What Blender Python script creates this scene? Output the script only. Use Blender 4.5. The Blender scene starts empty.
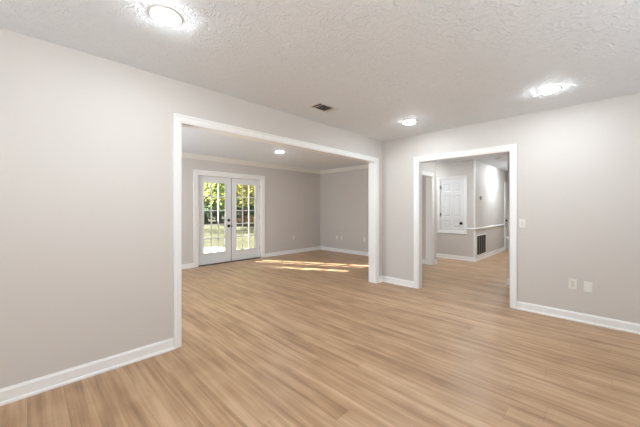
import bpy, bmesh, math, random
from mathutils import Vector, Matrix
C = bpy.context
scn = C.scene
PI = math.pi

# ------------------------------------------------------------------ camera
F_PX, HORIZON, CAM_H = 289.8, 208.65, 1.267
cam = bpy.data.cameras.new('camera')
cam.sensor_width = 36.0
cam.lens = F_PX / 640 * 36.0
cam.shift_y = -(213.5 - HORIZON) / 640
cam.clip_start = 0.02
cam.clip_end = 300
cam_ob = bpy.data.objects.new('camera', cam)
scn.collection.objects.link(cam_ob)
cam_ob.location = (0, 0, CAM_H)
FWD = Vector((0.71053, 0.70367, 0))
cam_ob.rotation_euler = FWD.to_track_quat('-Z', 'Y').to_euler()
scn.camera = cam_ob

# ------------------------------------------------------------------ sky, sun, exposure
SUN_AZ = Vector((0.485, -0.875))          # the way the sunlight travels over the floor
SUN_EL = math.radians(31)
w = bpy.data.worlds.new('world')
scn.world = w
w.use_nodes = True
nt = w.node_tree
bg = nt.nodes['Background']
sky = nt.nodes.new('ShaderNodeTexSky')
sky.sky_type = 'HOSEK_WILKIE'
sky.sun_direction = (-SUN_AZ.x * math.cos(SUN_EL), -SUN_AZ.y * math.cos(SUN_EL), math.sin(SUN_EL))
sky.turbidity = 4
sky.ground_albedo = 0.3
nt.links.new(sky.outputs[0], bg.inputs[0])
bg.inputs[1].default_value = 4.2
sl = bpy.data.lights.new('sun', 'SUN')
sl.energy = 52.0
sl.angle = math.radians(0.55)
sl.color = (1.0, 0.97, 0.92)
so = bpy.data.objects.new('sun', sl)
scn.collection.objects.link(so)
so.location = (-6, 14, 9)
so.rotation_euler = Vector((SUN_AZ.x * math.cos(SUN_EL), SUN_AZ.y * math.cos(SUN_EL), -math.sin(SUN_EL))).to_track_quat('-Z', 'Y').to_euler()

def area(name, loc, direction, sx, sy, energy, color):
    """Added fill lamp standing in for daylight at an unseen window."""
    l = bpy.data.lights.new(name, 'AREA')
    l.shape = 'RECTANGLE'
    l.size, l.size_y = sx, sy
    l.energy = energy
    l.color = color
    o = bpy.data.objects.new(name, l)
    scn.collection.objects.link(o)
    o.location = loc
    o.rotation_euler = Vector(direction).to_track_quat('-Z', 'Y').to_euler()
    return o

FILL_TINT = (0.85, 0.975, 1.09)  # tint of the added fill lamps, tilted up to brighten the ceilings
area('window_fill', (-1.66, 0.4, 1.45), (1, 0, 2.2), 1.9, 1.5, 52, FILL_TINT)
area('window_fill', (1.6, -2.06, 1.45), (0, 1, 2.2), 2.2, 1.5, 64, FILL_TINT)
area('window_fill', (-0.66, 4.6, 1.45), (1, 0, 0.9), 1.4, 1.3, 84, FILL_TINT)
LENS = 200.0
HALL_LENS = 330.0

scn.view_settings.view_transform = 'Standard'
scn.view_settings.look = 'None'
scn.view_settings.exposure = -0.14
scn.view_settings.gamma = 1.0
scn.view_settings.use_curve_mapping = False

# ------------------------------------------------------------------ materials
def srgb(r, g, b):
    f = lambda c: (c / 255 / 12.92) if c / 255 <= 0.04045 else ((c / 255 + 0.055) / 1.055) ** 2.4
    return (f(r), f(g), f(b), 1)

def mat(name, color, rough=0.5, metal=0.0, bump=None):
    m = bpy.data.materials.new(name)
    m.use_nodes = True
    t = m.node_tree
    b = t.nodes['Principled BSDF']
    b.inputs['Base Color'].default_value = color
    b.inputs['Roughness'].default_value = rough
    b.inputs['Metallic'].default_value = metal
    if bump:
        scale, strength, dist = bump
        tc = t.nodes.new('ShaderNodeTexCoord')
        n = t.nodes.new('ShaderNodeTexNoise')
        n.inputs['Scale'].default_value = scale
        n.inputs['Detail'].default_value = 4
        bp = t.nodes.new('ShaderNodeBump')
        bp.inputs['Strength'].default_value = strength
        bp.inputs['Distance'].default_value = dist
        t.links.new(tc.outputs['Object'], n.inputs['Vector'])
        t.links.new(n.outputs['Fac'], bp.inputs['Height'])
        t.links.new(bp.outputs['Normal'], b.inputs['Normal'])
    return m

M_WALL = mat('wall_paint', srgb(213, 207, 201), 0.62, bump=(160, 0.12, 0.002))
M_TRIM = mat('white_trim_paint', srgb(246, 244, 241), 0.32)
M_DOOR = mat('white_door_paint', srgb(236, 235, 234), 0.35)
M_PLATE = mat('white_plastic', srgb(236, 233, 226), 0.35)
M_PLATE_TAN = mat('almond_plastic', srgb(226, 219, 207), 0.4)
M_SLOT = mat('dark_slot', srgb(60, 56, 52), 0.6)
M_BLACK = mat('black_metal', srgb(20, 19, 18), 0.35, 0.6)
M_HINGE = mat('bronze_hinge', srgb(150, 142, 130), 0.4, 0.5)
M_DUCT_SHADE = mat('duct_shade', srgb(38, 34, 31), 0.8)  # near-black colour standing in for the shade inside a duct
M_LOUVER = mat('grille_louver', srgb(104, 94, 84), 0.6)
M_VENTLOUVER = mat('vent_louver', srgb(150, 146, 140), 0.5)
M_VENTRIM = mat('vent_white', srgb(222, 219, 213), 0.45)
M_THRESH = mat('bronze_threshold', srgb(70, 58, 48), 0.45, 0.4)
M_CONC = mat('concrete', srgb(225, 222, 216), 0.8, bump=(30, 0.3, 0.005))
M_BARK = mat('bark', srgb(112, 102, 90), 0.9, bump=(14, 0.8, 0.03))

def emis(name, color, strength):
    m = bpy.data.materials.new(name)
    m.use_nodes = True
    t = m.node_tree
    t.nodes.remove(t.nodes['Principled BSDF'])
    e = t.nodes.new('ShaderNodeEmission')
    e.inputs[0].default_value = color
    e.inputs[1].default_value = strength
    t.links.new(e.outputs[0], t.nodes['Material Output'].inputs[0])
    return m
M_LENS = emis('lit_lens', (0.88, 0.965, 1.03, 1), LENS)
M_FILL_LENS = emis('fill_lens_hall', (0.88, 0.965, 1.03, 1), HALL_LENS)  # lens of the two added hallway fill lights
M_CLENS = emis('lit_lens_corridor', (0.88, 0.965, 1.03, 1), HALL_LENS * 1.7)

def ceiling_mat():
    m = mat('textured_ceiling', srgb(236, 240, 244), 0.75)
    t = m.node_tree
    b = t.nodes['Principled BSDF']
    b.inputs['Specular IOR Level'].default_value = 0.2
    L = t.links.new
    tc = t.nodes.new('ShaderNodeTexCoord')
    # brush-stomped texture: short curved ridges
    nz = t.nodes.new('ShaderNodeTexNoise'); nz.inputs['Scale'].default_value = 7; nz.inputs['Detail'].default_value = 2
    L(tc.outputs['Object'], nz.inputs['Vector'])
    mixv = t.nodes.new('ShaderNodeMix'); mixv.data_type = 'RGBA'; mixv.blend_type = 'LINEAR_LIGHT'
    mixv.inputs[0].default_value = 0.12
    L(tc.outputs['Object'], mixv.inputs[6]); L(nz.outputs['Color'], mixv.inputs[7])
    mp = t.nodes.new('ShaderNodeMapping'); mp.inputs['Scale'].default_value = (1, 1, 1)
    L(mixv.outputs[2], mp.inputs['Vector'])
    n1 = t.nodes.new('ShaderNodeTexNoise'); n1.inputs['Scale'].default_value = 17; n1.inputs['Detail'].default_value = 3; n1.inputs['Distortion'].default_value = 1.6
    L(mp.outputs[0], n1.inputs['Vector'])
    rp = t.nodes.new('ShaderNodeValToRGB')
    rp.color_ramp.elements[0].position = 0.42; rp.color_ramp.elements[1].position = 0.68
    L(n1.outputs['Fac'], rp.inputs[0])
    n2 = t.nodes.new('ShaderNodeTexNoise'); n2.inputs['Scale'].default_value = 90; n2.inputs['Detail'].default_value = 2
    L(tc.outputs['Object'], n2.inputs['Vector'])
    ad = t.nodes.new('ShaderNodeMath'); ad.operation = 'MULTIPLY_ADD'; ad.inputs[1].default_value = 0.25
    L(n2.outputs['Fac'], ad.inputs[0]); L(rp.outputs[0], ad.inputs[2])
    bp = t.nodes.new('ShaderNodeBump'); bp.inputs['Strength'].default_value = 0.9; bp.inputs['Distance'].default_value = 0.0048
    L(ad.outputs[0], bp.inputs['Height']); L(bp.outputs['Normal'], b.inputs['Normal'])
    return m
M_CEIL = ceiling_mat()

def floor_mat():
    m = mat('oak_plank_floor', (0.5, 0.4, 0.3, 1), 0.36)
    t = m.node_tree
    b = t.nodes['Principled BSDF']
    L = t.links.new
    N = t.nodes.new
    tc = N('ShaderNodeTexCoord')
    sp = N('ShaderNodeSeparateXYZ'); L(tc.outputs['Object'], sp.inputs[0])
    cb = N('ShaderNodeCombineXYZ'); L(sp.outputs['Y'], cb.inputs['X']); L(sp.outputs['X'], cb.inputs['Y'])
    PW, PL = 0.18, 1.22
    # plank index and per-plank random
    def math_(op, a, bb=None, c=None):
        n = N('ShaderNodeMath'); n.operation = op
        for i, v in enumerate((a, bb, c)):
            if v is None: continue
            if isinstance(v, (int, float)): n.inputs[i].default_value = v
            else: L(v, n.inputs[i])
        return n.outputs[0]
    row = math_('FLOOR', math_('DIVIDE', sp.outputs['X'], PW))
    wn = N('ShaderNodeTexWhiteNoise'); wn.noise_dimensions = '1D'; L(row, wn.inputs['W'])
    yy = math_('ADD', math_('DIVIDE', sp.outputs['Y'], PL), math_('MULTIPLY', wn.outputs['Value'], 7.0))
    col = math_('FLOOR', yy)
    cid = N('ShaderNodeCombineXYZ'); L(row, cid.inputs['X']); L(col, cid.inputs['Y'])
    wn2 = N('ShaderNodeTexWhiteNoise'); wn2.noise_dimensions = '3D'; L(cid.outputs[0], wn2.inputs['Vector'])
    rnd = wn2.outputs['Value']
    # seams
    fx = math_('FRACT', math_('DIVIDE', sp.outputs['X'], PW))
    fy = math_('FRACT', yy)
    ex = math_('MULTIPLY', math_('MINIMUM', fx, math_('SUBTRACT', 1.0, fx)), PW)
    ey = math_('MULTIPLY', math_('MINIMUM', fy, math_('SUBTRACT', 1.0, fy)), PL)
    e = math_('MINIMUM', ex, ey)
    seam = N('ShaderNodeMapRange'); seam.inputs['From Min'].default_value = 0.0008; seam.inputs['From Max'].default_value = 0.0022
    L(e, seam.inputs['Value'])
    # grain coordinates: stretched along the plank, shifted per plank
    off = N('ShaderNodeCombineXYZ'); L(math_('MULTIPLY', wn.outputs['Value'], 37.0), off.inputs['X']); L(math_('MULTIPLY', wn.outputs['Value'], 91.0), off.inputs['Y']); L(math_('MULTIPLY', rnd, 0.45), off.inputs['Z'])
    va = N('ShaderNodeVectorMath'); va.operation = 'ADD'; L(tc.outputs['Object'], va.inputs[0]); L(off.outputs[0], va.inputs[1])
    mp = N('ShaderNodeMapping'); mp.inputs['Scale'].default_value = (17.0, 0.75, 1); L(va.outputs[0], mp.inputs['Vector'])
    g1 = N('ShaderNodeTexNoise'); g1.inputs['Scale'].default_value = 1.0; g1.inputs['Detail'].default_value = 5; g1.inputs['Roughness'].default_value = 0.55; g1.inputs['Distortion'].default_value = 0.6
    L(mp.outputs[0], g1.inputs['Vector'])
    mp2 = N('ShaderNodeMapping'); mp2.inputs['Scale'].default_value = (70.0, 2.2, 1); L(va.outputs[0], mp2.inputs['Vector'])
    g2 = N('ShaderNodeTexNoise'); g2.inputs['Scale'].default_value = 1.0; g2.inputs['Detail'].default_value = 3
    L(mp2.outputs[0], g2.inputs['Vector'])
    mp3 = N('ShaderNodeMapping'); mp3.inputs['Scale'].default_value = (6.0, 3.2, 1); L(va.outputs[0], mp3.inputs['Vector'])
    g3 = N('ShaderNodeTexNoise'); g3.inputs['Scale'].default_value = 1.0; g3.inputs['Detail'].default_value = 2
    L(mp3.outputs[0], g3.inputs['Vector'])
    mixf = math_('ADD', math_('MULTIPLY', g1.outputs['Fac'], 0.56), math_('MULTIPLY', g2.outputs['Fac'], 0.17))
    mixf = math_('ADD', mixf, math_('MULTIPLY', rnd, 0.035))
    mixf = math_('ADD', mixf, math_('MULTIPLY', g3.outputs['Fac'], 0.19))
    rp = N('ShaderNodeValToRGB')
    cr = rp.color_ramp
    cr.elements[0].position = 0.33; cr.elements[0].color = srgb(144, 112, 81)
    cr.elements[1].position = 0.62; cr.elements[1].color = srgb(210, 177, 142)
    el = cr.elements.new(0.47); el.color = srgb(184, 148, 113)
    L(mixf, rp.inputs[0])
    mx = N('ShaderNodeMix'); mx.data_type = 'RGBA'; mx.blend_type = 'MIX'
    sm = N('ShaderNodeMapRange'); sm.inputs['To Min'].default_value = 0.78; L(seam.outputs[0], sm.inputs['Value'])
    mul = N('ShaderNodeVectorMath'); mul.operation = 'SCALE'; L(rp.outputs[0], mul.inputs[0]); L(sm.outputs[0], mul.inputs['Scale'])
    L(mul.outputs[0], b.inputs['Base Color'])
    b.inputs['Specular IOR Level'].default_value = 0.38
    ro = N('ShaderNodeMapRange'); ro.inputs['To Min'].default_value = 0.32; ro.inputs['To Max'].default_value = 0.44; L(g1.outputs['Fac'], ro.inputs['Value'])
    L(ro.outputs[0], b.inputs['Roughness'])
    bp = N('ShaderNodeBump'); bp.inputs['Strength'].default_value = 0.25; bp.inputs['Distance'].default_value = 0.002
    hs = math_('ADD', seam.outputs[0], math_('MULTIPLY', g2.outputs['Fac'], 0.35))
    L(hs, bp.inputs['Height']); L(bp.outputs['Normal'], b.inputs['Normal'])
    return m
M_FLOOR = floor_mat()

def lawn_mat():
    m = mat('lawn_grass', srgb(120, 140, 60), 0.9)
    t = m.node_tree; b = t.nodes['Principled BSDF']; L = t.links.new; N = t.nodes.new
    tc = N('ShaderNodeTexCoord')
    n = N('ShaderNodeTexNoise'); n.inputs['Scale'].default_value = 1.3; n.inputs['Detail'].default_value = 8; n.inputs['Roughness'].default_value = 0.7
    L(tc.outputs['Object'], n.inputs['Vector'])
    rp = N('ShaderNodeValToRGB')
    rp.color_ramp.elements[0].position = 0.35; rp.color_ramp.elements[0].color = srgb(56, 59, 25)
    rp.color_ramp.elements[1].position = 0.65; rp.color_ramp.elements[1].color = srgb(86, 83, 42)
    L(n.outputs['Fac'], rp.inputs[0]); L(rp.outputs[0], b.inputs['Base Color'])
    n2 = N('ShaderNodeTexNoise'); n2.inputs['Scale'].default_value = 40; n2.inputs['Detail'].default_value = 3
    L(tc.outputs['Object'], n2.inputs['Vector'])
    bp = N('ShaderNodeBump'); bp.inputs['Strength'].default_value = 0.8; bp.inputs['Distance'].default_value = 0.05
    L(n2.outputs['Fac'], bp.inputs['Height']); L(bp.outputs['Normal'], b.inputs['Normal'])
    return m
M_LAWN = lawn_mat()

def leaf_mat(name, c1, c2, trans):
    m = bpy.data.materials.new(name); m.use_nodes = True
    t = m.node_tree; L = t.links.new; N = t.nodes.new
    b = t.nodes['Principled BSDF']
    b.inputs['Roughness'].default_value = 0.6
    gi = N('ShaderNodeNewGeometry')
    rp = N('ShaderNodeValToRGB')
    rp.color_ramp.elements[0].color = c1; rp.color_ramp.elements[1].color = c2
    L(gi.outputs['Random Per Island'], rp.inputs[0])
    L(rp.outputs[0], b.inputs['Base Color'])
    tr = N('ShaderNodeBsdfTranslucent'); L(rp.outputs[0], tr.inputs['Color'])
    mx = N('ShaderNodeMixShader'); mx.inputs[0].default_value = trans
    L(b.outputs[0], mx.inputs[1]); L(tr.outputs[0], mx.inputs[2])
    L(mx.outputs[0], t.nodes['Material Output'].inputs[0])
    return m
M_LEAF_Y = leaf_mat('yellow_leaves', srgb(190, 182, 84), srgb(240, 224, 128), 0.6)
M_LEAF_G = leaf_mat('green_leaves', srgb(96, 126, 84), srgb(150, 168, 92), 0.5)
M_LEAF_D = leaf_mat('dark_leaves', srgb(100, 130, 108), srgb(140, 164, 128), 0.55)
M_LEAF_B = leaf_mat('brown_leaves', srgb(120, 92, 62), srgb(160, 132, 84), 0.3)

def glass_mat():
    m = bpy.data.materials.new('window_glass'); m.use_nodes = True
    t = m.node_tree; L = t.links.new; N = t.nodes.new
    t.nodes.remove(t.nodes['Principled BSDF'])
    tr = N('ShaderNodeBsdfTransparent'); tr.inputs[0].default_value = (0.96, 0.975, 0.97, 1)
    gl = N('ShaderNodeBsdfGlossy'); gl.inputs['Roughness'].default_value = 0.02
    fr = N('ShaderNodeFresnel'); fr.inputs['IOR'].default_value = 1.45
    mx = N('ShaderNodeMixShader')
    L(fr.outputs[0], mx.inputs[0]); L(tr.outputs[0], mx.inputs[1]); L(gl.outputs[0], mx.inputs[2])
    L(mx.outputs[0], t.nodes['Material Output'].inputs[0])
    return m
M_GLASS = glass_mat()

# ------------------------------------------------------------------ helpers
def link(name, bm, m, parent=None, bevel=0, smooth=False):
    me = bpy.data.meshes.new(name)
    bmesh.ops.recalc_face_normals(bm, faces=bm.faces)
    bm.to_mesh(me); bm.free()
    me.materials.append(m)
    if smooth:
        for p in me.polygons: p.use_smooth = True
    o = bpy.data.objects.new(name, me)
    scn.collection.objects.link(o)
    if parent: o.parent = parent
    if bevel:
        md = o.modifiers.new('bevel', 'BEVEL'); md.width = bevel; md.segments = 2; md.limit_method = 'ANGLE'
    return o

def tag(o, label, cat, group=None, kind=None):
    o['label'] = label; o['category'] = cat
    if group: o['group'] = group
    if kind: o['kind'] = kind
    return o

def empty(name, loc, label, cat, group=None, kind=None, rot=None):
    o = bpy.data.objects.new(name, None)
    o.empty_display_size = 0.1
    scn.collection.objects.link(o)
    o.location = loc
    if rot is not None: o.rotation_euler = rot
    return tag(o, label, cat, group, kind)

def box(bm, x0, x1, y0, y1, z0, z1):
    v = [bm.verts.new(p) for p in ((x0,y0,z0),(x1,y0,z0),(x1,y1,z0),(x0,y1,z0),(x0,y0,z1),(x1,y0,z1),(x1,y1,z1),(x0,y1,z1))]
    for f in ((0,3,2,1),(4,5,6,7),(0,1,5,4),(1,2,6,5),(2,3,7,6),(3,0,4,7)):
        bm.faces.new([v[i] for i in f])

def bx(*a):
    bm = bmesh.new(); box(bm, *a); return bm

def lathe(bm, prof, mtx=None, seg=40):
    """prof: (radius, height) list turned about +Z; closes where radius is 0"""
    mtx = mtx or Matrix()
    rings = []
    for r, h in prof:
        if r < 1e-6:
            rings.append([bm.verts.new(mtx @ Vector((0, 0, h)))])
        else:
            rings.append([bm.verts.new(mtx @ Vector((r*math.cos(2*PI*i/seg), r*math.sin(2*PI*i/seg), h))) for i in range(seg)])
    for a, b in zip(rings, rings[1:]):
        for i in range(seg):
            j = (i+1) % seg
            if len(a) == 1 and len(b) == 1: continue
            if len(a) == 1: bm.faces.new((a[0], b[i], b[j]))
            elif len(b) == 1: bm.faces.new((a[i], b[0], a[j]))
            else: bm.faces.new((a[i], b[i], b[j], a[j]))

def sweep(bm, pts, us, vs, prof, closed=False):
    """sweep a profile of (u, v) along pts; us / vs give each point's two profile axes (mitred)"""
    loops = []
    for p, u, v in zip(pts, us, vs):
        p, u, v = Vector(p), Vector(u), Vector(v)
        loops.append([bm.verts.new(p + u*a + v*b) for a, b in prof])
    n = len(prof)
    pairs = list(zip(loops, loops[1:]))
    if closed: pairs.append((loops[-1], loops[0]))
    for A, B in pairs:
        for i in range(n):
            j = (i+1) % n
            bm.faces.new((A[i], A[j], B[j], B[i]))
    if not closed:
        bm.faces.new(loops[0]); bm.faces.new(loops[-1][::-1])

CASING = [(0, 0), (0, 0.010), (0.006, 0.013), (0.030, 0.015), (0.044, 0.016), (0.050, 0.021), (0.066, 0.021), (0.070, 0.017), (0.070, 0)]
def casing_profile(wd):
    return [(a * wd / 0.070, b) for a, b in CASING]

def casing(bm, axis, plane, n, a0, a1, ztop, wd=0.07, z0=0.0, closed=False):
    """door casing round an opening a0..a1 on the wall whose constant axis is 'axis' at 'plane'; n = +-1 outward"""
    def P(a, z): return (a, plane, z) if axis == 'y' else (plane, a, z)
    def D(a, z): return (a, 0, z) if axis == 'y' else (0, a, z)
    N = (0, n, 0) if axis == 'y' else (n, 0, 0)
    pr = casing_profile(wd)
    if closed:
        pts = [P(a0, z0), P(a0, ztop), P(a1, ztop), P(a1, z0)]
        us = [D(-1, -1), D(-1, 1), D(1, 1), D(1, -1)]
        sweep(bm, pts, us, [N]*4, pr, True)
    else:
        pts = [P(a0, z0), P(a0, ztop), P(a1, ztop), P(a1, z0)]
        us = [D(-1, 0), D(-1, 1), D(1, 1), D(1, 0)]
        sweep(bm, pts, us, [N]*4, pr)

def jamb(bm, axis, p0, p1, a0, a1, ztop, th=0.018, z0=0.0):
    """lining of an opening through the wall p0..p1"""
    e = 0.004
    lo, hi = min(p0, p1) - e, max(p0, p1) + e
    for r in ((a0 - 0.0, a0 + th, z0, ztop), (a1 - th, a1, z0, ztop), (a0 + th, a1 - th, ztop - th, ztop)):
        if axis == 'y': box(bm, r[0], r[1], lo, hi, r[2], r[3])
        else: box(bm, lo, hi, r[0], r[1], r[2], r[3])

BASE = [(0, 0), (0.026, 0), (0.026, 0.010), (0.022, 0.018), (0.014, 0.021), (0.014, 0.084), (0.010, 0.092), (0.008, 0.100), (0, 0.100)]
CROWN = [(0, 0), (0, -0.098), (0.012, -0.098), (0.018, -0.086), (0.034, -0.066), (0.050, -0.040), (0.066, -0.022), (0.072, -0.010), (0.072, 0)]
RAIL = [(0, -0.03), (0.010, -0.03), (0.014, -0.012), (0.026, -0.006), (0.030, 0.006), (0.024, 0.018), (0.012, 0.026), (0, 0.03)]
def run(bm, path, prof, z):
    """moulding along plan points with the room on the right-hand side of the walking direction"""
    pts = [Vector((p[0], p[1])) for p in path]
    nrm = []
    for i in range(len(pts) - 1):
        d = (pts[i+1] - pts[i]).normalized()
        nrm.append(Vector((d.y, -d.x)))
    us = []
    for i in range(len(pts)):
        if i == 0: u = nrm[0]
        elif i == len(pts) - 1: u = nrm[-1]
        else:
            s = nrm[i-1] + nrm[i]
            u = s / (1 + nrm[i-1].dot(nrm[i]))
        us.append((u.x, u.y, 0))
    sweep(bm, [(p.x, p.y, z) for p in pts], us, [(0, 0, 1)] * len(pts), prof)

def struct(name, bm, m, label, cat, bevel=0):
    return tag(link(name, bm, m, None, bevel), label, cat, kind='structure')

# ------------------------------------------------------------------ the setting
H = 2.44
YA, YA2 = 2.79, 2.927          # wall with the wide opening
XR, XR2 = 4.36, 4.47           # wall with the doorway
XF = 6.42                      # side wall of the far room
YF, YF2 = 6.34, 6.50           # wall with the french doors
XH = 7.53                      # hallway wall with the small door
YH = 2.24                      # corridor wall
XB, YB = -1.6, -2.0            # walls behind the camera
XC, YC = 5.65, 1.18            # near corner of the corridor
XE = 12.2
OA0, OA1, OAT = 0.982, 4.172, 2.076
OR0, OR1, ORT = 0.870, 2.135, 2.025
OH0, OH1, OHT = 5.25, 6.40, 2.005
DX0, DXM, DX1, DT = 2.635, 3.437, 4.235, 2.0

struct('floor', bx(XB-.14, XE+.14, YB-.14, YF2, -0.12, 0), M_FLOOR, 'light oak plank floor running through all the rooms', 'floor')
struct('ceiling', bx(XB-.14, XE+.14, YB-.14, YF2, H, H+.12), M_CEIL, 'pale grey textured ceiling over all the rooms', 'ceiling')

b = bmesh.new()
box(b, XB, OA0, YA, YA2, 0, H); box(b, OA0, OA1, YA, YA2, OAT, H); box(b, OA1, OH0, YA, YA2, 0, H)
box(b, OH0, OH1, YA, YA2, OHT, H); box(b, OH1, 6.62, YA, YA2, 0, H)
struct('wall_left', b, M_WALL, 'warm grey wall with the wide cased opening to the far room', 'wall')
b = bmesh.new()
box(b, XR, XR2, YB, OR0, 0, H); box(b, XR, XR2, OR0, OR1, ORT, H); box(b, XR, XR2, OR1, YA, 0, H)
struct('wall_right', b, M_WALL, 'warm grey wall with the cased doorway and three wall plates', 'wall')
def holed(axis, p0, p1, a0, a1, h0, h1, z0, z1):
    b = bmesh.new()
    for r in ((a0, h0, 0, H), (h1, a1, 0, H), (h0, h1, 0, z0), (h0, h1, z1, H)):
        if r[3] - r[2] < 1e-4: continue
        if axis == 'y': box(b, r[0], r[1], p0, p1, r[2], r[3])
        else: box(b, p0, p1, r[0], r[1], r[2], r[3])
    return b
struct('wall_back', holed('x', XB-.14, XB, YB, YA2, -0.55, 1.35, 0.7, 2.2), M_WALL, 'warm grey wall behind the camera with an added window', 'wall')
struct('wall_near', holed('y', YB-.14, YB, XB-.14, XE, 0.5, 2.7, 0.7, 2.2), M_WALL, 'warm grey wall on the near side with an added window', 'wall')
struct('wall_far', holed('y', YF, YF2, -0.74, XF+.2, DX0-.035, DX1+.035, 0, DT+.035), M_WALL, 'grey wall around the french doors in the far room', 'wall')
struct('wall_far_right', bx(XF, 6.62, YA2, YF, 0, H), M_WALL, 'bare grey side wall of the far room', 'wall')
struct('wall_far_left', holed('x', -0.74, -0.6, YA2, YF, 3.9, 5.3, 0.8, 2.1), M_WALL, 'grey far-room wall on the left with an added window', 'wall')
SD0, SD1, SDZ0, SDZ1 = 2.475, 3.085, 0.70, 2.02
struct('wall_hall', holed('x', XH, XH+.12, YH, 5.2, SD0, SD1, SDZ0, SDZ1), M_WALL, 'grey hallway wall around the small raised door', 'wall')
CD0, CD1 = 10.36, 11.12
struct('wall_corridor', holed('y', YH, YH+.12, XH+.12, XE, CD0, CD1, 0, 2.03), M_WALL, 'bright hallway wall with the return grille and chair rail', 'wall')
struct('wall_hall_end', bx(6.62, XH+.12, 5.2, 5.34, 0, H), M_WALL, 'end wall of the side hall behind the partition', 'wall')
b = bmesh.new()
box(b, XC, XC+.12, YB, YC, 0, H); box(b, XC+.12, XE, YC-.12, YC, 0, H)
struct('wall_corridor_near', b, M_WALL, 'corner of hallway wall just past the doorway on the right', 'wall')
struct('wall_corridor_end', bx(XE, XE+.14, YC-.12, YH+.12, 0, H), M_WALL, 'end wall of the corridor', 'wall')
# back of the two closets and rooms, closing the shell
struct('wall_closet', bx(XH+.12, XH+.9, 5.0, 5.12, 0, H), M_WALL, 'wall of the closet behind the small door', 'wall')
b = bmesh.new()
box(b, XH+.9, XH+1.0, YH+.12, 5.12, 0, H)
struct('wall_closet_back', b, M_WALL, 'back wall of the closet behind the small door', 'wall')

# cased openings
b = bmesh.new()
jamb(b, 'y', YA, YA2, OA0-.0, OA1, OAT)
casing(b, 'y', YA, -1, OA0+.005, OA1-.005, OAT-.005, 0.060)
casing(b, 'y', YA2, 1, OA0+.005, OA1-.005, OAT-.005, 0.060)
struct('trim_1', b, M_TRIM, 'white casing of the wide opening in the left wall', 'trim')
b = bmesh.new()
jamb(b, 'x', XR, XR2, OR0, OR1, ORT)
casing(b, 'x', XR, -1, OR0+.005, OR1-.005, ORT-.005, 0.066)
casing(b, 'x', XR2, 1, OR0+.005, OR1-.005, ORT-.005, 0.066)
struct('trim_2', b, M_TRIM, 'white casing of the doorway in the right wall', 'trim')
b = bmesh.new()
jamb(b, 'y', YA, YA2, OH0, OH1, OHT)
casing(b, 'y', YA, -1, OH0+.005, OH1-.005, OHT-.005, 0.070)
struct('trim_3', b, M_TRIM, 'white casing in the hallway seen at the left of the doorway', 'trim')
# french door frame
b = bmesh.new()
jamb(b, 'y', YF, YF2, DX0-.035, DX1+.035, DT+.035, 0.033)
casing(b, 'y', YF, -1, DX0-.022, DX1+.022, DT+.022, 0.092)
struct('trim_4', b, M_TRIM, 'white casing around the french doors', 'trim')
b = bmesh.new()
casing(b, 'x', XH, -1, SD0+.005, SD1-.005, SDZ1-.005, 0.062, SDZ0+.005, True)
jb = 0.018
box(b, XH-.002, XH+.122, SD0, SD0+jb, SDZ0, SDZ1); box(b, XH-.002, XH+.122, SD1-jb, SD1, SDZ0, SDZ1)
box(b, XH-.002, XH+.122, SD0+jb, SD1-jb, SDZ0, SDZ0+jb); box(b, XH-.002, XH+.122, SD0+jb, SD1-jb, SDZ1-jb, SDZ1)
struct('trim_5', b, M_TRIM, 'white casing on all four sides of the small raised door', 'trim')
b = bmesh.new()
casing(b, 'y', YH, -1, CD0+.005, CD1-.005, 2.025, 0.070)
jamb(b, 'y', YH, YH+.12, CD0, CD1, 2.03)
struct('trim_6', b, M_TRIM, 'white casing of the corridor door', 'trim')
# corner guard at the hallway's outside corner
b = bmesh.new()
box(b, XH-.006, XH, YH-.006, YH+.030, 0.10, H); box(b, XH, XH+.030, YH-.006, YH, 0.10, H)
struct('trim_7', b, M_TRIM, 'white corner strip on the hallway corner', 'trim')
# chair rails
b = bmesh.new()
run(b, [(XH, SD0-.058), (XH, YH), (CD0-.066, YH)], RAIL, 0.775)
struct('trim_8', b, M_TRIM, 'white chair rail round the hallway corner', 'trim')
b = bmesh.new()
run(b, [(XE, YC), (XC, YC), (XC, YB)], RAIL, 0.775)
struct('trim_9', b, M_TRIM, 'white chair rail on the near hallway corner', 'trim')
# crown moulding of the far room
b = bmesh.new()
run(b, [(-0.6, YA2), (-0.6, YF), (XF, YF), (XF, YA2)], CROWN, H)
struct('trim_10', b, M_PLATE, 'white crown moulding round the far room', 'trim')

cA, cR = 0.055, 0.061
def base(name, path, label):
    b = bmesh.new(); run(b, path, BASE, 0); return struct(name, b, M_TRIM, label, 'baseboard')
base('baseboard_left', [(XB, YA), (OA0-cA, YA)], 'white baseboard along the left wall')
base('baseboard_corner', [(OA1+cA, YA), (XR, YA), (XR, OR1+cR)], 'white baseboard in the corner between the two openings')
base('baseboard_right', [(XR, OR0-cR), (XR, YB)], 'white baseboard under the wall plates on the right')
base('baseboard_far', [(-0.6, YA2), (-0.6, YF), (DX0-.112, YF)], 'white baseboard left of the french doors')
base('baseboard_far_right', [(DX1+.112, YF), (XF, YF), (XF, YA2)], 'white baseboard in the far corner of the far room')
base('baseboard_hall', [(XH, 5.2), (XH, YH), (CD0-.066, YH)], 'white baseboard round the hallway corner')
base('baseboard_partition', [(OH1+.066, YA), (6.62, YA), (6.62, 5.2)][::1], 'white baseboard on the partition end in the hallway')
base('baseboard_corridor', [(XE, YC), (XC, YC), (XC, YB)], 'white baseboard end poking out past the doorway casing')
base('baseboard_hall_near', [(XR2, YB), (XR2, OR0-cR)], 'white baseboard on the hallway side of the right wall')

# threshold
struct('trim_11', bx(DX0, DX1, YF-.012, YF+.12, 0, 0.014), M_THRESH, 'dark threshold strip under the french doors', 'threshold')

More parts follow.
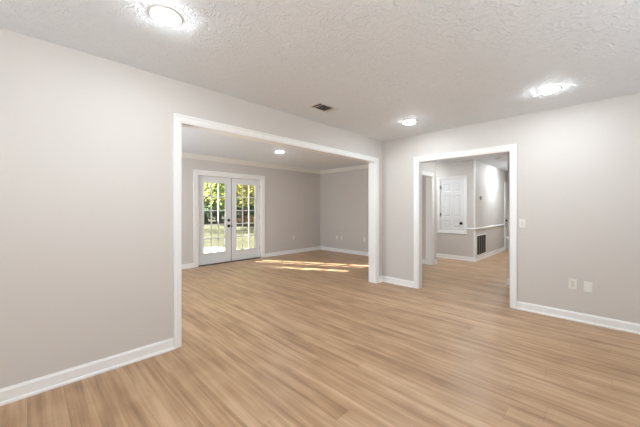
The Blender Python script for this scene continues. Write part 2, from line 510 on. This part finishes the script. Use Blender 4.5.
# unseen windows added round the fill lamps, behind the camera and far left
def window(name, axis, p0, p1, a0, a1, z0, z1, n, label):
    b = bmesh.new()
    casing(b, axis, p1 if n > 0 else p0, n, a0, a1, z1, 0.07, z0, True)
    th, cx = 0.05, (p0+p1)/2 + n*0.02
    def B(x0, x1, za, zb):
        if axis == 'x': box(b, cx-.02, cx+.02, x0, x1, za, zb)
        else: box(b, x0, x1, cx-.02, cx+.02, za, zb)
    B(a0, a0+th, z0, z1); B(a1-th, a1, z0, z1); B(a0+th, a1-th, z0, z0+th); B(a0+th, a1-th, z1-th, z1)
    B(a0+th, a1-th, (z0+z1)/2-.02, (z0+z1)/2+.02)
    return struct(name, b, M_TRIM, label, 'window')
window('window_1', 'x', XB-.14, XB, -0.55, 1.35, 0.7, 2.2, 1, 'unseen white framed window added for the fill lamp behind the camera')
window('window_2', 'y', YB-.14, YB, 0.5, 2.7, 0.7, 2.2, 1, 'unseen white framed window added for the fill lamp in the near wall')
window('window_3', 'x', -0.74, -0.6, 3.9, 5.3, 0.8, 2.1, 1, 'unseen white framed window added for the fill lamp in the far room left wall')

# ------------------------------------------------------------------ french doors
def french_leaf(name, x0, x1, gx0, gx1, label, handles):
    D0, D1 = YF + 0.055, YF + 0.099
    gz0, gz1 = 0.265, 1.86
    r = empty(name, ((x0+x1)/2, D0, 0), label, 'door', kind='structure')
    ox = (x0+x1)/2
    def L(bm, nm, m, bevel=0, parent=None, smooth=False):
        bmesh.ops.translate(bm, verts=bm.verts, vec=(-ox, -D0, 0))
        return link(nm, bm, m, parent or r, bevel, smooth)
    b = bmesh.new()
    zb, zt = 0.016, DT
    box(b, x0, gx0, D0, D1, zb, zt); box(b, gx1, x1, D0, D1, zb, zt)
    box(b, gx0, gx1, D0, D1, zb, gz0); box(b, gx0, gx1, D0, D1, gz1, zt)
    L(b, 'leaf_frame', M_DOOR)
    # raised glazing bead
    b = bmesh.new()
    pr = [(0, 0), (0, 0.012), (0.012, 0.014), (0.028, 0.006), (0.030, 0)]
    sweep(b, [(gx0, D0, gz0), (gx0, D0, gz1), (gx1, D0, gz1), (gx1, D0, gz0)], [(-1,0,-1), (-1,0,1), (1,0,1), (1,0,-1)], [(0,-1,0)]*4, pr, True)
    L(b, 'glazing_bead', M_DOOR)
    b = bmesh.new()
    mw = 0.011
    for k in (1, 2):
        x = gx0 + (gx1-gx0)*k/3
        box(b, x-mw, x+mw, D0-.004, D0+.016, gz0, gz1)
    for k in range(1, 5):
        z = gz0 + (gz1-gz0)*k/5
        box(b, gx0, gx1, D0-.0035, D0+.0155, z-mw, z+mw)
    L(b, 'muntin_grid', M_DOOR)
    L(bx(gx0, gx1, D0+.020, D0+.026, gz0, gz1), 'glass_pane', M_GLASS)
    for q in ((x0, x1, zt-.001, zt+.006), (x0-.006, x0+.001, zb, zt), (x1-.001, x1+.006, zb, zt)):  # dark strips stand in for the shadowed gaps round the leaf
        L(bx(q[0], q[1], D0-.001, D1+.002, q[2], q[3]), 'gap_shade', M_SLOT)
    # hinges at the outer stile
    hx = x0 if handles else x1
    for z in (0.22, 1.0, 1.78):
        b = bmesh.new()
        lathe(b, [(0, 0), (0.007, 0), (0.007, 0.09), (0, 0.09)], Matrix.Translation((hx, D0-.006, z)), 12)
        L(b, 'hinge', M_HINGE)
    if handles:
        hxp = x1 - 0.062
        back = Matrix.Translation((hxp, D0, 0.99)) @ Matrix.Rotation(PI/2, 4, 'X')
        b = bmesh.new()
        lathe(b, [(0, 0), (0.033, 0), (0.033, 0.010), (0.022, 0.018), (0, 0.020)], back, 28)
        d = L(b, 'deadbolt', M_BLACK, 0, None, True)
        b = bmesh.new()
        box(b, hxp-.005, hxp+.005, D0-.045, D0-.016, 0.975, 1.005)
        L(b, 'thumb_turn', M_BLACK, 0.002, d)
        back = Matrix.Translation((hxp, D0, 0.855)) @ Matrix.Rotation(PI/2, 4, 'X')
        b = bmesh.new()
        lathe(b, [(0, 0), (0.034, 0), (0.034, 0.010), (0.026, 0.016), (0.012, 0.018), (0.012, 0.058), (0, 0.058)], back, 28)
        d = L(b, 'lever_handle', M_BLACK, 0, None, True)
        b = bmesh.new()
        pts = [(hxp, D0-.050, 0.855), (hxp+.025, D0-.054, 0.857), (hxp+.05, D0-.052, 0.855), (hxp+.075, D0-.047, 0.851)]
        hex_ = [(0.010*math.cos(a*PI/4), 0.008*math.sin(a*PI/4)) for a in range(8)]
        sweep(b, pts, [(0,0,1)]*4, [(0,1,0)]*4, hex_)
        L(b, 'lever', M_BLACK, 0, d, True)
    return r
french_leaf('door_1', DX0, DXM-.005, 2.774, 3.288, 'white glazed french door leaf on the left, with black deadbolt and lever', True)
french_leaf('door_2', DXM+.005, DX1, 3.565, 4.099, 'white glazed french door leaf on the right, without a handle', False)

# ------------------------------------------------------------------ panel doors
def panel_door_mesh(wd, z0, z1, th, rows, cols, face=-1):
    """slab in local coords: width along X centred, front at y=0 (towards -Y), with recessed bevelled panels"""
    b = bmesh.new()
    xs = sorted({-wd/2, wd/2} | {c for p in cols for c in p})
    zs = sorted({z0, z1} | {c for p in rows for c in p})
    grid = {}
    for i, x in enumerate(xs):
        for j, z in enumerate(zs):
            grid[i, j] = b.verts.new((x, 0, z))
    for i in range(len(xs)-1):
        for j in range(len(zs)-1):
            isp = any(abs(xs[i]-c[0]) < 1e-6 for c in cols) and any(abs(zs[j]-r[0]) < 1e-6 for r in rows)
            q = [grid[i, j], grid[i+1, j], grid[i+1, j+1], grid[i, j+1]]
            if not isp:
                b.faces.new(q); continue
            prev = q
            xa, xb, za, zb = xs[i], xs[i+1], zs[j], zs[j+1]
            for ins, dep in ((0.010, 0.011), (0.018, 0.011), (0.042, 0.003)):
                cur = [b.verts.new(p) for p in ((xa+ins, dep, za+ins), (xb-ins, dep, za+ins), (xb-ins, dep, zb-ins), (xa+ins, dep, zb-ins))]
                for k in range(4):
                    b.faces.new((prev[k], prev[(k+1) % 4], cur[(k+1) % 4], cur[k]))
                prev = cur
            b.faces.new(prev)
    # sides and back
    bk = [b.verts.new(p) for p in ((-wd/2, th, z0), (wd/2, th, z0), (wd/2, th, z1), (-wd/2, th, z1))]
    b.faces.new(bk[::-1])
    nx, nz = len(xs)-1, len(zs)-1
    b.faces.new([grid[i, 0] for i in range(nx+1)][::-1] + [bk[0], bk[1]])
    b.faces.new([grid[i, nz] for i in range(nx+1)] + [bk[2], bk[3]])
    b.faces.new([grid[0, j] for j in range(nz+1)] + [bk[3], bk[0]])
    b.faces.new([grid[nx, j] for j in range(nz+1)][::-1] + [bk[1], bk[2]])
    return b

def knob(parent, loc):
    b = bmesh.new()
    m = Matrix.Translation(loc) @ Matrix.Rotation(PI/2, 4, 'X')
    lathe(b, [(0, 0), (0.033, 0), (0.033, 0.007), (0.013, 0.012), (0.012, 0.030), (0.024, 0.036), (0.030, 0.048), (0.026, 0.060), (0.012, 0.066), (0, 0.067)], m, 28)
    return link('knob', b, M_BLACK, parent, 0, True)

# small raised door: local -Y faces the camera side (world -X), local +X = world -Y
wd = SD1 - SD0 - 2*jb - .006
r = empty('door_3', (XH+.012, (SD0+SD1)/2, 0), 'small white six panel door set high in the hallway wall with black knob', 'door', kind='structure', rot=(0, 0, -PI/2))
link('slab', panel_door_mesh(wd, SDZ0+jb+.003, SDZ1-jb-.003, 0.035, [(0.785, 0.965), (1.06, 1.60), (1.70, 1.895)], [(-0.205, -0.035), (0.035, 0.205)]), M_DOOR, r)
for z in (1.07, 1.77):
    b = bmesh.new()
    lathe(b, [(0, 0), (0.009, 0), (0.009, 0.09), (0, 0.09)], Matrix.Translation((-wd/2-.002, -0.010, z)), 12)
    box(b, -wd/2-.024, -wd/2+.024, -0.0145, -0.0115, z, z+.09)
    link('hinge', b, M_HINGE, r)
knob(r, (wd/2-.062, 0, 0.905))

# corridor door
wd = CD1 - CD0 - 2*.018 - .006
r = empty('door_4', ((CD0+CD1)/2, YH+.012, 0), 'white corridor door at the far end with black knob', 'door', kind='structure')
link('slab', panel_door_mesh(wd, 0.008, 2.005, 0.035, [(0.22, 0.80), (0.98, 1.60), (1.70, 1.90)], [(-0.26, -0.05), (0.05, 0.26)]), M_DOOR, r)
knob(r, (-wd/2+.060, 0, 0.90))

# ------------------------------------------------------------------ recessed ceiling lights
def recessed(x, y, label, lens=M_LENS):
    r = empty('recessed_light', (x, y, H), label, 'ceiling light', 'round recessed ceiling lights')
    b = bmesh.new()
    lathe(b, [(0.077, 0.0), (0.077, -0.005), (0.083, -0.007), (0.093, -0.005), (0.098, -0.001), (0.098, 0.0)], None, 48)
    link('trim_ring', b, M_VENTRIM, r, 0, True)
    b = bmesh.new()
    lathe(b, [(0, -0.021), (0.03, -0.0205), (0.055, -0.0185), (0.068, -0.015), (0.075, -0.010), (0.077, -0.005), (0.077, 0), (0, 0)], None, 48)
    link('lens', b, lens, r, 0, True)
recessed(0.594, 1.910, 'lit round ceiling light nearest the camera, above the left wall')
recessed(3.635, 1.904, 'lit round ceiling light near the corner between the two openings')
recessed(3.626, 0.403, 'lit round ceiling light above the right wall near its wall plates')
recessed(0.594, 0.403, 'lit round ceiling light overhead behind the camera')
recessed(3.641, 4.776, 'lit round ceiling light in the far room before the french doors')
recessed(0.60, 4.776, 'lit round ceiling light in the far room behind the left wall')
recessed(9.0, 1.66, 'lit round ceiling light over the corridor beside the return grille', M_CLENS)
recessed(7.05, 3.7, 'added unseen round fill light in the side hall behind the partition end', M_FILL_LENS)  # added out of sight to brighten the wall round the small door
recessed(6.30, 1.95, 'added unseen round fill light over the hallway just past the doorway', M_FILL_LENS)  # added fill, hidden above the doorway head, for the hallway wall

# ------------------------------------------------------------------ ceiling air register
def register(x0, x1, y0, y1):
    cx, cy = (x0+x1)/2, (y0+y1)/2
    r = empty('ceiling_vent', (cx, cy, H), 'white three bank air vent with dark slots on the ceiling', 'air vent')
    lx, ly = (x1-x0)/2, (y1-y0)/2
    b = bmesh.new()
    pr = [(0, 0), (0, -0.008), (-0.012, -0.009), (-0.022, -0.004), (-0.022, 0)]
    ix, iy = lx-.022, ly-.022
    sweep(b, [(-ix, -iy, 0), (ix, -iy, 0), (ix, iy, 0), (-ix, iy, 0)], [(1,1,0), (-1,1,0), (-1,-1,0), (1,-1,0)], [(0,0,1)]*4, pr, True)
    link('frame', b, M_VENTRIM, r)
    link('shade_sheet', bx(-ix, ix, -iy, iy, -0.0012, -0.0002), M_DUCT_SHADE, r)  # flat dark sheet in place of the shaded opening above the louvers
    a, c = -ix+.045, ix-.050
    for x in (a, c): link('divider', bx(x-.004, x+.004, -iy, iy, -0.009, -0.001), M_VENTRIM, r)
    def louver(p, along, tilt, ln, wdt, m):
        b = bmesh.new()
        box(b, -ln/2, ln/2, -wdt/2, wdt/2, -0.0005, 0.0005)
        mt = Matrix.Translation((p[0], p[1], -0.006)) @ (Matrix.Rotation(PI/2, 4, 'Z') if along == 'y' else Matrix()) @ Matrix.Rotation(tilt, 4, 'X')
        bmesh.ops.transform(b, matrix=mt, verts=b.verts)
        link('louver', b, m, r)
    for k in range(2): louver((-ix+.010+k*.018, 0), 'y', 1.35, 2*iy, 0.008, M_LOUVER)  # light put into the bank tones: dark as shaded, white as lit
    for k in range(5): louver(((a+c)/2, -iy+.010+k*(2*iy-.02)/4), 'x', 1.0, c-a-.008, 0.011, M_VENTLOUVER)
    for k in range(4): louver((c+.009+k*.0115, 0), 'y', -0.12, 2*iy, 0.0108, M_VENTRIM)
register(2.262, 2.578, 2.235, 2.425)

# ------------------------------------------------------------------ wall plates
def plate_root(name, axis, plane, a, z, label, cat, group=None):
    """local frame: x to the right along the wall as seen from the room, -y out of the wall"""
    if axis == 'x': rot, loc = (0, 0, -PI/2), (plane, a, z)     # wall facing -X
    else: rot, loc = (0, 0, 0), (a, plane, z)                   # wall facing -Y
    return empty(name, loc, label, cat, group, rot=rot)
def plate(r, w_=0.072, h_=0.116, m=M_PLATE):
    b = bmesh.new()
    box(b, -w_/2, w_/2, -0.006, 0, -h_/2, h_/2)
    return link('plate', b, m, r, 0.003)
def outlet(axis, plane, a, z, label, group=None, m=M_PLATE):
    r = plate_root('wall_outlet', axis, plane, a, z, label, 'outlet', group)
    plate(r, m=m)
    for s in (-1, 1):
        b = bmesh.new()
        lathe(b, [(0, -0.006), (0.0165, -0.006), (0.0165, -0.0085), (0, -0.0085)][::1], Matrix.Translation((0, 0, s*0.020)) @ Matrix.Rotation(PI/2, 4, 'X') @ Matrix.Scale(-1, 4, (0, 0, 1)), 20)
        q = link('receptacle', b, m, r)
        b = bmesh.new()
        box(b, -.0075, -.0055, -0.0092, -0.008, s*.020-.001, s*.020+.008); box(b, .0055, .0075, -0.0092, -0.008, s*.020-.001, s*.020+.007)
        box(b, -.002, .002, -0.0092, -0.008, s*.020-.010, s*.020-.006)
        link('slot', b, M_SLOT, q)
    return r
# pair of plates on the right wall
r = plate_root('wall_outlet', 'x', XR, 0.277, 0.414, 'white rectangular outlet plate, left one of the low pair on the right wall', 'outlet')
plate(r, 0.074, 0.118)
b = bmesh.new(); box(b, -.018, .018, -.0085, -.006, -.035, .035); q = link('receptacle_face', b, M_PLATE_TAN, r, 0.001)
for s in (-1, 1):
    b = bmesh.new()
    box(b, -.0075, -.0055, -0.0092, -0.008, s*.018-.001, s*.018+.008); box(b, .0055, .0075, -0.0092, -0.008, s*.018-.001, s*.018+.007)
    link('slot', b, M_SLOT, q)
r = plate_root('wall_plate', 'x', XR, 0.149, 0.403, 'white cover plate, right one of the low pair on the right wall', 'wall plate')
plate(r, 0.072, 0.118)
b = bmesh.new(); box(b, -.026, .026, -.0075, -.006, -.010, .030); link('cable_cover', b, M_PLATE, r, 0.001)
# switch beside the doorway
r = plate_root('light_switch', 'x', XR, 0.753, 1.083, 'white light switch plate on the wall just right of the doorway', 'light switch')
plate(r)
b = bmesh.new()
box(b, -.010, .010, -.0068, -.006, -.018, .018); q = link('toggle_surround', b, M_PLATE_TAN, r)
b = bmesh.new(); box(b, -.004, .004, -.016, -.006, -.010, .003); link('toggle', b, M_PLATE, r, 0.001)
# far room
outlet('y', YF, 5.33, 0.44, 'small white outlet low on the far wall right of the french doors')
outlet('x', XF, 5.653, 0.42, 'small white outlet low on the far side wall, left of a close pair')
outlet('x', XF, 5.479, 0.42, 'small white outlet low on the far side wall, right of a close pair')
outlet('x', XF, 4.663, 0.43, 'small white outlet on the far side wall close to the opening casing')

# ------------------------------------------------------------------ thermostat
r = plate_root('thermostat', 'y', YH, 7.93, 1.53, 'small grey thermostat on the bright hallway wall above the return grille', 'thermostat')
link('body', bx(-.055, .055, -.024, 0, -.045, .045), M_VENTLOUVER, r, 0.006)
link('screen', bx(-.035, .035, -.026, -.0235, -.005, .030), M_SLOT, r, 0.001)

# ------------------------------------------------------------------ return air grille
gx0, gx1, gz0, gz1 = 7.655, 8.375, 0.140, 0.600
r = empty('return_air_grille', ((gx0+gx1)/2, YH, gz0), 'dark return air grille low on the hallway wall below the chair rail', 'air grille')
hw, hh = (gx1-gx0)/2, gz1-gz0
b = bmesh.new()
pr = [(0, 0), (0, 0.008), (0.020, 0.010), (0.032, 0.004), (0.032, 0)]
sweep(b, [(-hw, 0, 0), (-hw, 0, hh), (hw, 0, hh), (hw, 0, 0)], [(-1,0,-1), (-1,0,1), (1,0,1), (1,0,-1)], [(0,-1,0)]*4, pr, True)
link('frame', b, M_TRIM, r)
link('shade_sheet', bx(-hw, hw, -.0015, -.0003, 0, hh), M_DUCT_SHADE, r)  # dark sheet painted as the shade behind the grille
for k in (1, 2, 3):
    x = -hw + 2*hw*k/4
    link('mullion', bx(x-.013, x+.013, -.009, -.001, 0, hh), M_VENTLOUVER, r)
for k in range(20):
    z = (k+.5)*hh/20
    b = bmesh.new()
    box(b, -hw, hw, -.0035, .0035, -.0006, .0006)
    bmesh.ops.transform(b, matrix=Matrix.Translation((0, -.0052, z)) @ Matrix.Rotation(-0.7, 4, 'X'), verts=b.verts)
    link('louver', b, M_LOUVER, r)

# ------------------------------------------------------------------ smoke detector in the hallway
r = empty('smoke_detector', (7.60, 1.78, H), 'small round grey detector on the hallway ceiling beyond the doorway', 'smoke detector')
b = bmesh.new()
lathe(b, [(0, 0), (0.066, 0), (0.066, -0.012), (0.060, -0.026), (0.045, -0.034), (0, -0.036)], None, 32)
link('cover', b, M_VENTRIM, r, 0, True)

# ------------------------------------------------------------------ outdoors
GZ = -0.16
b = bmesh.new()
n = 24
def gh(x, y): return GZ + 0.0 * x
vs = [[b.verts.new((-50 + 110*i/n, YF2 - 0.0 + 75*j/n, gh(0, 0))) for j in range(n+1)] for i in range(n+1)]
for i in range(n):
    for j in range(n):
        b.faces.new((vs[i][j], vs[i+1][j], vs[i+1][j+1], vs[i][j+1]))
struct('lawn', b, M_LAWN, 'sunlit green lawn outside the french doors', 'lawn')
struct('patio', bx(0.6, 4.7, YF2, 9.7, GZ-.05, -0.06), M_CONC, 'pale concrete patio just outside the left french door', 'patio', 0.01)

def tube(bm, pts, rads, seg=8):
    loops = []
    for i, p in enumerate(pts):
        p = Vector(p)
        d = (Vector(pts[min(i+1, len(pts)-1)]) - Vector(pts[max(i-1, 0)])).normalized()
        u = d.cross(Vector((0.3, 1, 0.1))).normalized(); v = d.cross(u)
        loops.append([bm.verts.new(p + (u*math.cos(2*PI*k/seg) + v*math.sin(2*PI*k/seg)) * rads[i]) for k in range(seg)])
    for A, B in zip(loops, loops[1:]):
        for k in range(seg):
            bm.faces.new((A[k], A[(k+1) % seg], B[(k+1) % seg], B[k]))
    bm.faces.new(loops[0][::-1]); bm.faces.new(loops[-1])

def leaves(name, clumps, count, size, m, parent, rng):
    verts, faces = [], []
    tot = sum(c[3]**2 for c in clumps)
    for cx, cy, cz, cr, fz in clumps:
        for _ in range(int(count * cr*cr / tot)):
            while True:
                p = Vector((rng.uniform(-1, 1), rng.uniform(-1, 1), rng.uniform(-1, 1)))
                if 0.15 < p.length < 1: break
            c = Vector((cx + p.x*cr, cy + p.y*cr, cz + p.z*cr*fz))
            u = Vector((rng.gauss(0, 1), rng.gauss(0, 1), rng.gauss(0, 0.7))).normalized()
            v = u.cross(Vector((rng.gauss(0, 1), rng.gauss(0, 1), rng.gauss(0, 1)))).normalized()
            s = size * rng.uniform(0.6, 1.3)
            i = len(verts)
            verts += [c - u*s*0.5, c + v*s*0.28, c + u*s*0.5, c - v*s*0.28]
            faces.append((i, i+1, i+2, i+3))
    me = bpy.data.meshes.new(name)
    me.from_pydata([tuple(q) for q in verts], [], faces)
    me.materials.append(m)
    o = bpy.data.objects.new(name, me)
    scn.collection.objects.link(o)
    o.parent = parent
    return o

def tree(x, y, h, cr, low, m, label, seed, count, size, group=None, trunk=0.16, name='tree'):
    rng = random.Random(seed)
    r = empty(name, (x, y, GZ), label, 'tree', group)
    b = bmesh.new()
    lean = (rng.uniform(-.3, .3), rng.uniform(-.3, .3))
    tube(b, [(0, 0, -0.05), (lean[0]*.2, lean[1]*.2, h*.3), (lean[0]*.6, lean[1]*.6, h*.6), (lean[0], lean[1], h*.9)], [trunk*1.25, trunk, trunk*.7, trunk*.2])
    clumps = []
    k = max(7, int(cr*4))
    for i in range(k):
        a = 2*PI*i/k + rng.uniform(-.4, .4)
        z = low + (h - low) * (i * 0.618 % 1.0)
        t = 1 - 0.55*max(0, (z-low)/(h-low) - 0.3)
        d = cr * rng.uniform(.35, .8) * t
        p = (math.cos(a)*d + lean[0]*z/h, math.sin(a)*d + lean[1]*z/h, z)
        zs = max(h*.25, z - d*.6)
        zs = min(zs, h*.85)
        tube(b, [(lean[0]*zs/h*.8, lean[1]*zs/h*.8, zs), ((p[0]*.5), (p[1]*.5), (zs+z)/2 + .05), p], [trunk*.4, trunk*.25, trunk*.06], 6)
        clumps.append((p[0], p[1], p[2], cr*rng.uniform(.38, .55), 0.75))
    link('trunk', b, M_BARK, r, 0, True)
    leaves('foliage', clumps, count, size, m, r, rng)
    return r

def at(px, Z):
    """plan point that the photograph's column px shows at forward distance Z"""
    s = (px - 320) / F_PX
    return Z*(0.71053 + s*0.70367), Z*(0.70367 - s*0.71053)

# trees that show through the panes
x, y = at(200, 20); tree(x, y, 7.0, 3.0, 2.2, M_LEAF_G, 'green leafy tree across the lawn seen through the left french door', 3, 3600, 0.26)
x, y = at(262, 18.5); tree(x, y, 6.5, 2.5, 2.1, M_LEAF_Y, 'yellow leafed tree across the lawn seen through the right french door', 5, 2600, 0.22, None, 0.13)
x, y = at(232.5, 24); tree(x, y, 7.5, 2.6, 2.4, M_LEAF_Y, 'yellow green tree behind the green one, at the right of the left door', 8, 2600, 0.26)
GRP, LAB = 'woodland trees behind the lawn', 'dark green woodland tree in the backdrop behind the lawn'
for i, (px, Z) in enumerate(((172, 30), (190, 27.5), (206, 32), (219, 27.5), (233, 32), (246, 27.5), (261, 32), (275, 28), (292, 31))):
    x, y = at(px, Z)
    tree(x, y, 8.5 + (i*37 % 5)*.5, 2.8, 0.7 + (i % 3)*.3, M_LEAF_D, LAB, 20+i, 3400, 0.36, GRP, 0.18)
# low bushes along the wood's edge
for i, (px, Z, s, m, lab) in enumerate(((243, 24, 0.8, M_LEAF_B, 'low brown bush at the lawn edge, nearest the door handles'), (254, 23.5, 0.9, M_LEAF_B, 'low brown bush at the lawn edge below the yellow tree'))):
    x, y = at(px, Z)
    rng = random.Random(60+i)
    r = empty('bush', (x, y, GZ), lab, 'bush')
    b = bmesh.new()
    for k in range(6):
        a = k*PI/3
        tube(b, [(0, 0, -0.03), (math.cos(a)*.15*s, math.sin(a)*.15*s, .4*s), (math.cos(a)*.45*s, math.sin(a)*.45*s, .85*s)], [.03, .02, .006], 5)
    link('stem', b, M_BARK, r)
    leaves('foliage', [(math.cos(k*1.26)*.4*s, math.sin(k*1.26)*.4*s, .55*s, .5*s, .8) for k in range(5)] + [(0, 0, .8*s, .5*s, .7)], 700, .14, m, r, rng)
# evergreens added out of view to block the sun; their gaps shape the floor streaks
def column(q0, q1, h, lab, seed, count):
    rng = random.Random(seed)
    q, rad, sdist = (q0+q1)/2, (q1-q0)/2, 9.95 + rng.uniform(-.1, .1)
    x, y = q*0.875 - sdist*0.485, q*0.485 + sdist*0.875
    r = empty('sun_blocking_evergreen', (x, y, GZ), lab, 'evergreen', 'added sun blocking evergreens beside the patio')
    b = bmesh.new()
    tube(b, [(0, 0, -.05), (0, 0, h*.5), (0, 0, h*.97)], [.05, .04, .01])
    link('trunk', b, M_BARK, r)
    verts, faces = [], []
    for _ in range(count):
        z = rng.uniform(.02, 1) * h
        rr = rad * (1 if z < h*.85 else max(.1, (h-z)/(h*.15)))
        a, d = rng.uniform(0, 2*PI), math.sqrt(rng.random())*rr
        c = Vector((math.cos(a)*d, math.sin(a)*d, z))
        u = Vector((rng.gauss(0, .5), rng.gauss(0, .5), 1)).normalized()
        v = u.cross(Vector((rng.gauss(0, 1), rng.gauss(0, 1), 0))).normalized()
        s = rng.uniform(.10, .18)
        i = len(verts)
        verts += [c - u*s*.5, c + v*s*.3, c + u*s*.5, c - v*s*.3]
        faces.append((i, i+1, i+2, i+3))
    me = bpy.data.meshes.new('foliage'); me.from_pydata([tuple(p) for p in verts], [], faces)
    me.materials.append(M_LEAF_D)
    o = bpy.data.objects.new('foliage', me); scn.collection.objects.link(o); o.parent = r
column(5.00, 5.74, 6.8, 'tall columnar evergreen added to block the sun, outermost of the row nearest the house side', 71, 8000)
column(5.72, 5.90, 4.6, 'shortest added sun blocking evergreen of the row beside the patio', 75, 2600)
column(5.88, 6.20, 6.8, 'second added sun blocking evergreen of the row from the house side', 72, 4200)
column(6.31, 6.40, 6.6, 'slimmest added sun blocking evergreen of the row beside the patio', 73, 1700)
column(6.53, 7.25, 7.0, 'last wide evergreen added to block the sun at the far end of the row', 74, 8000)
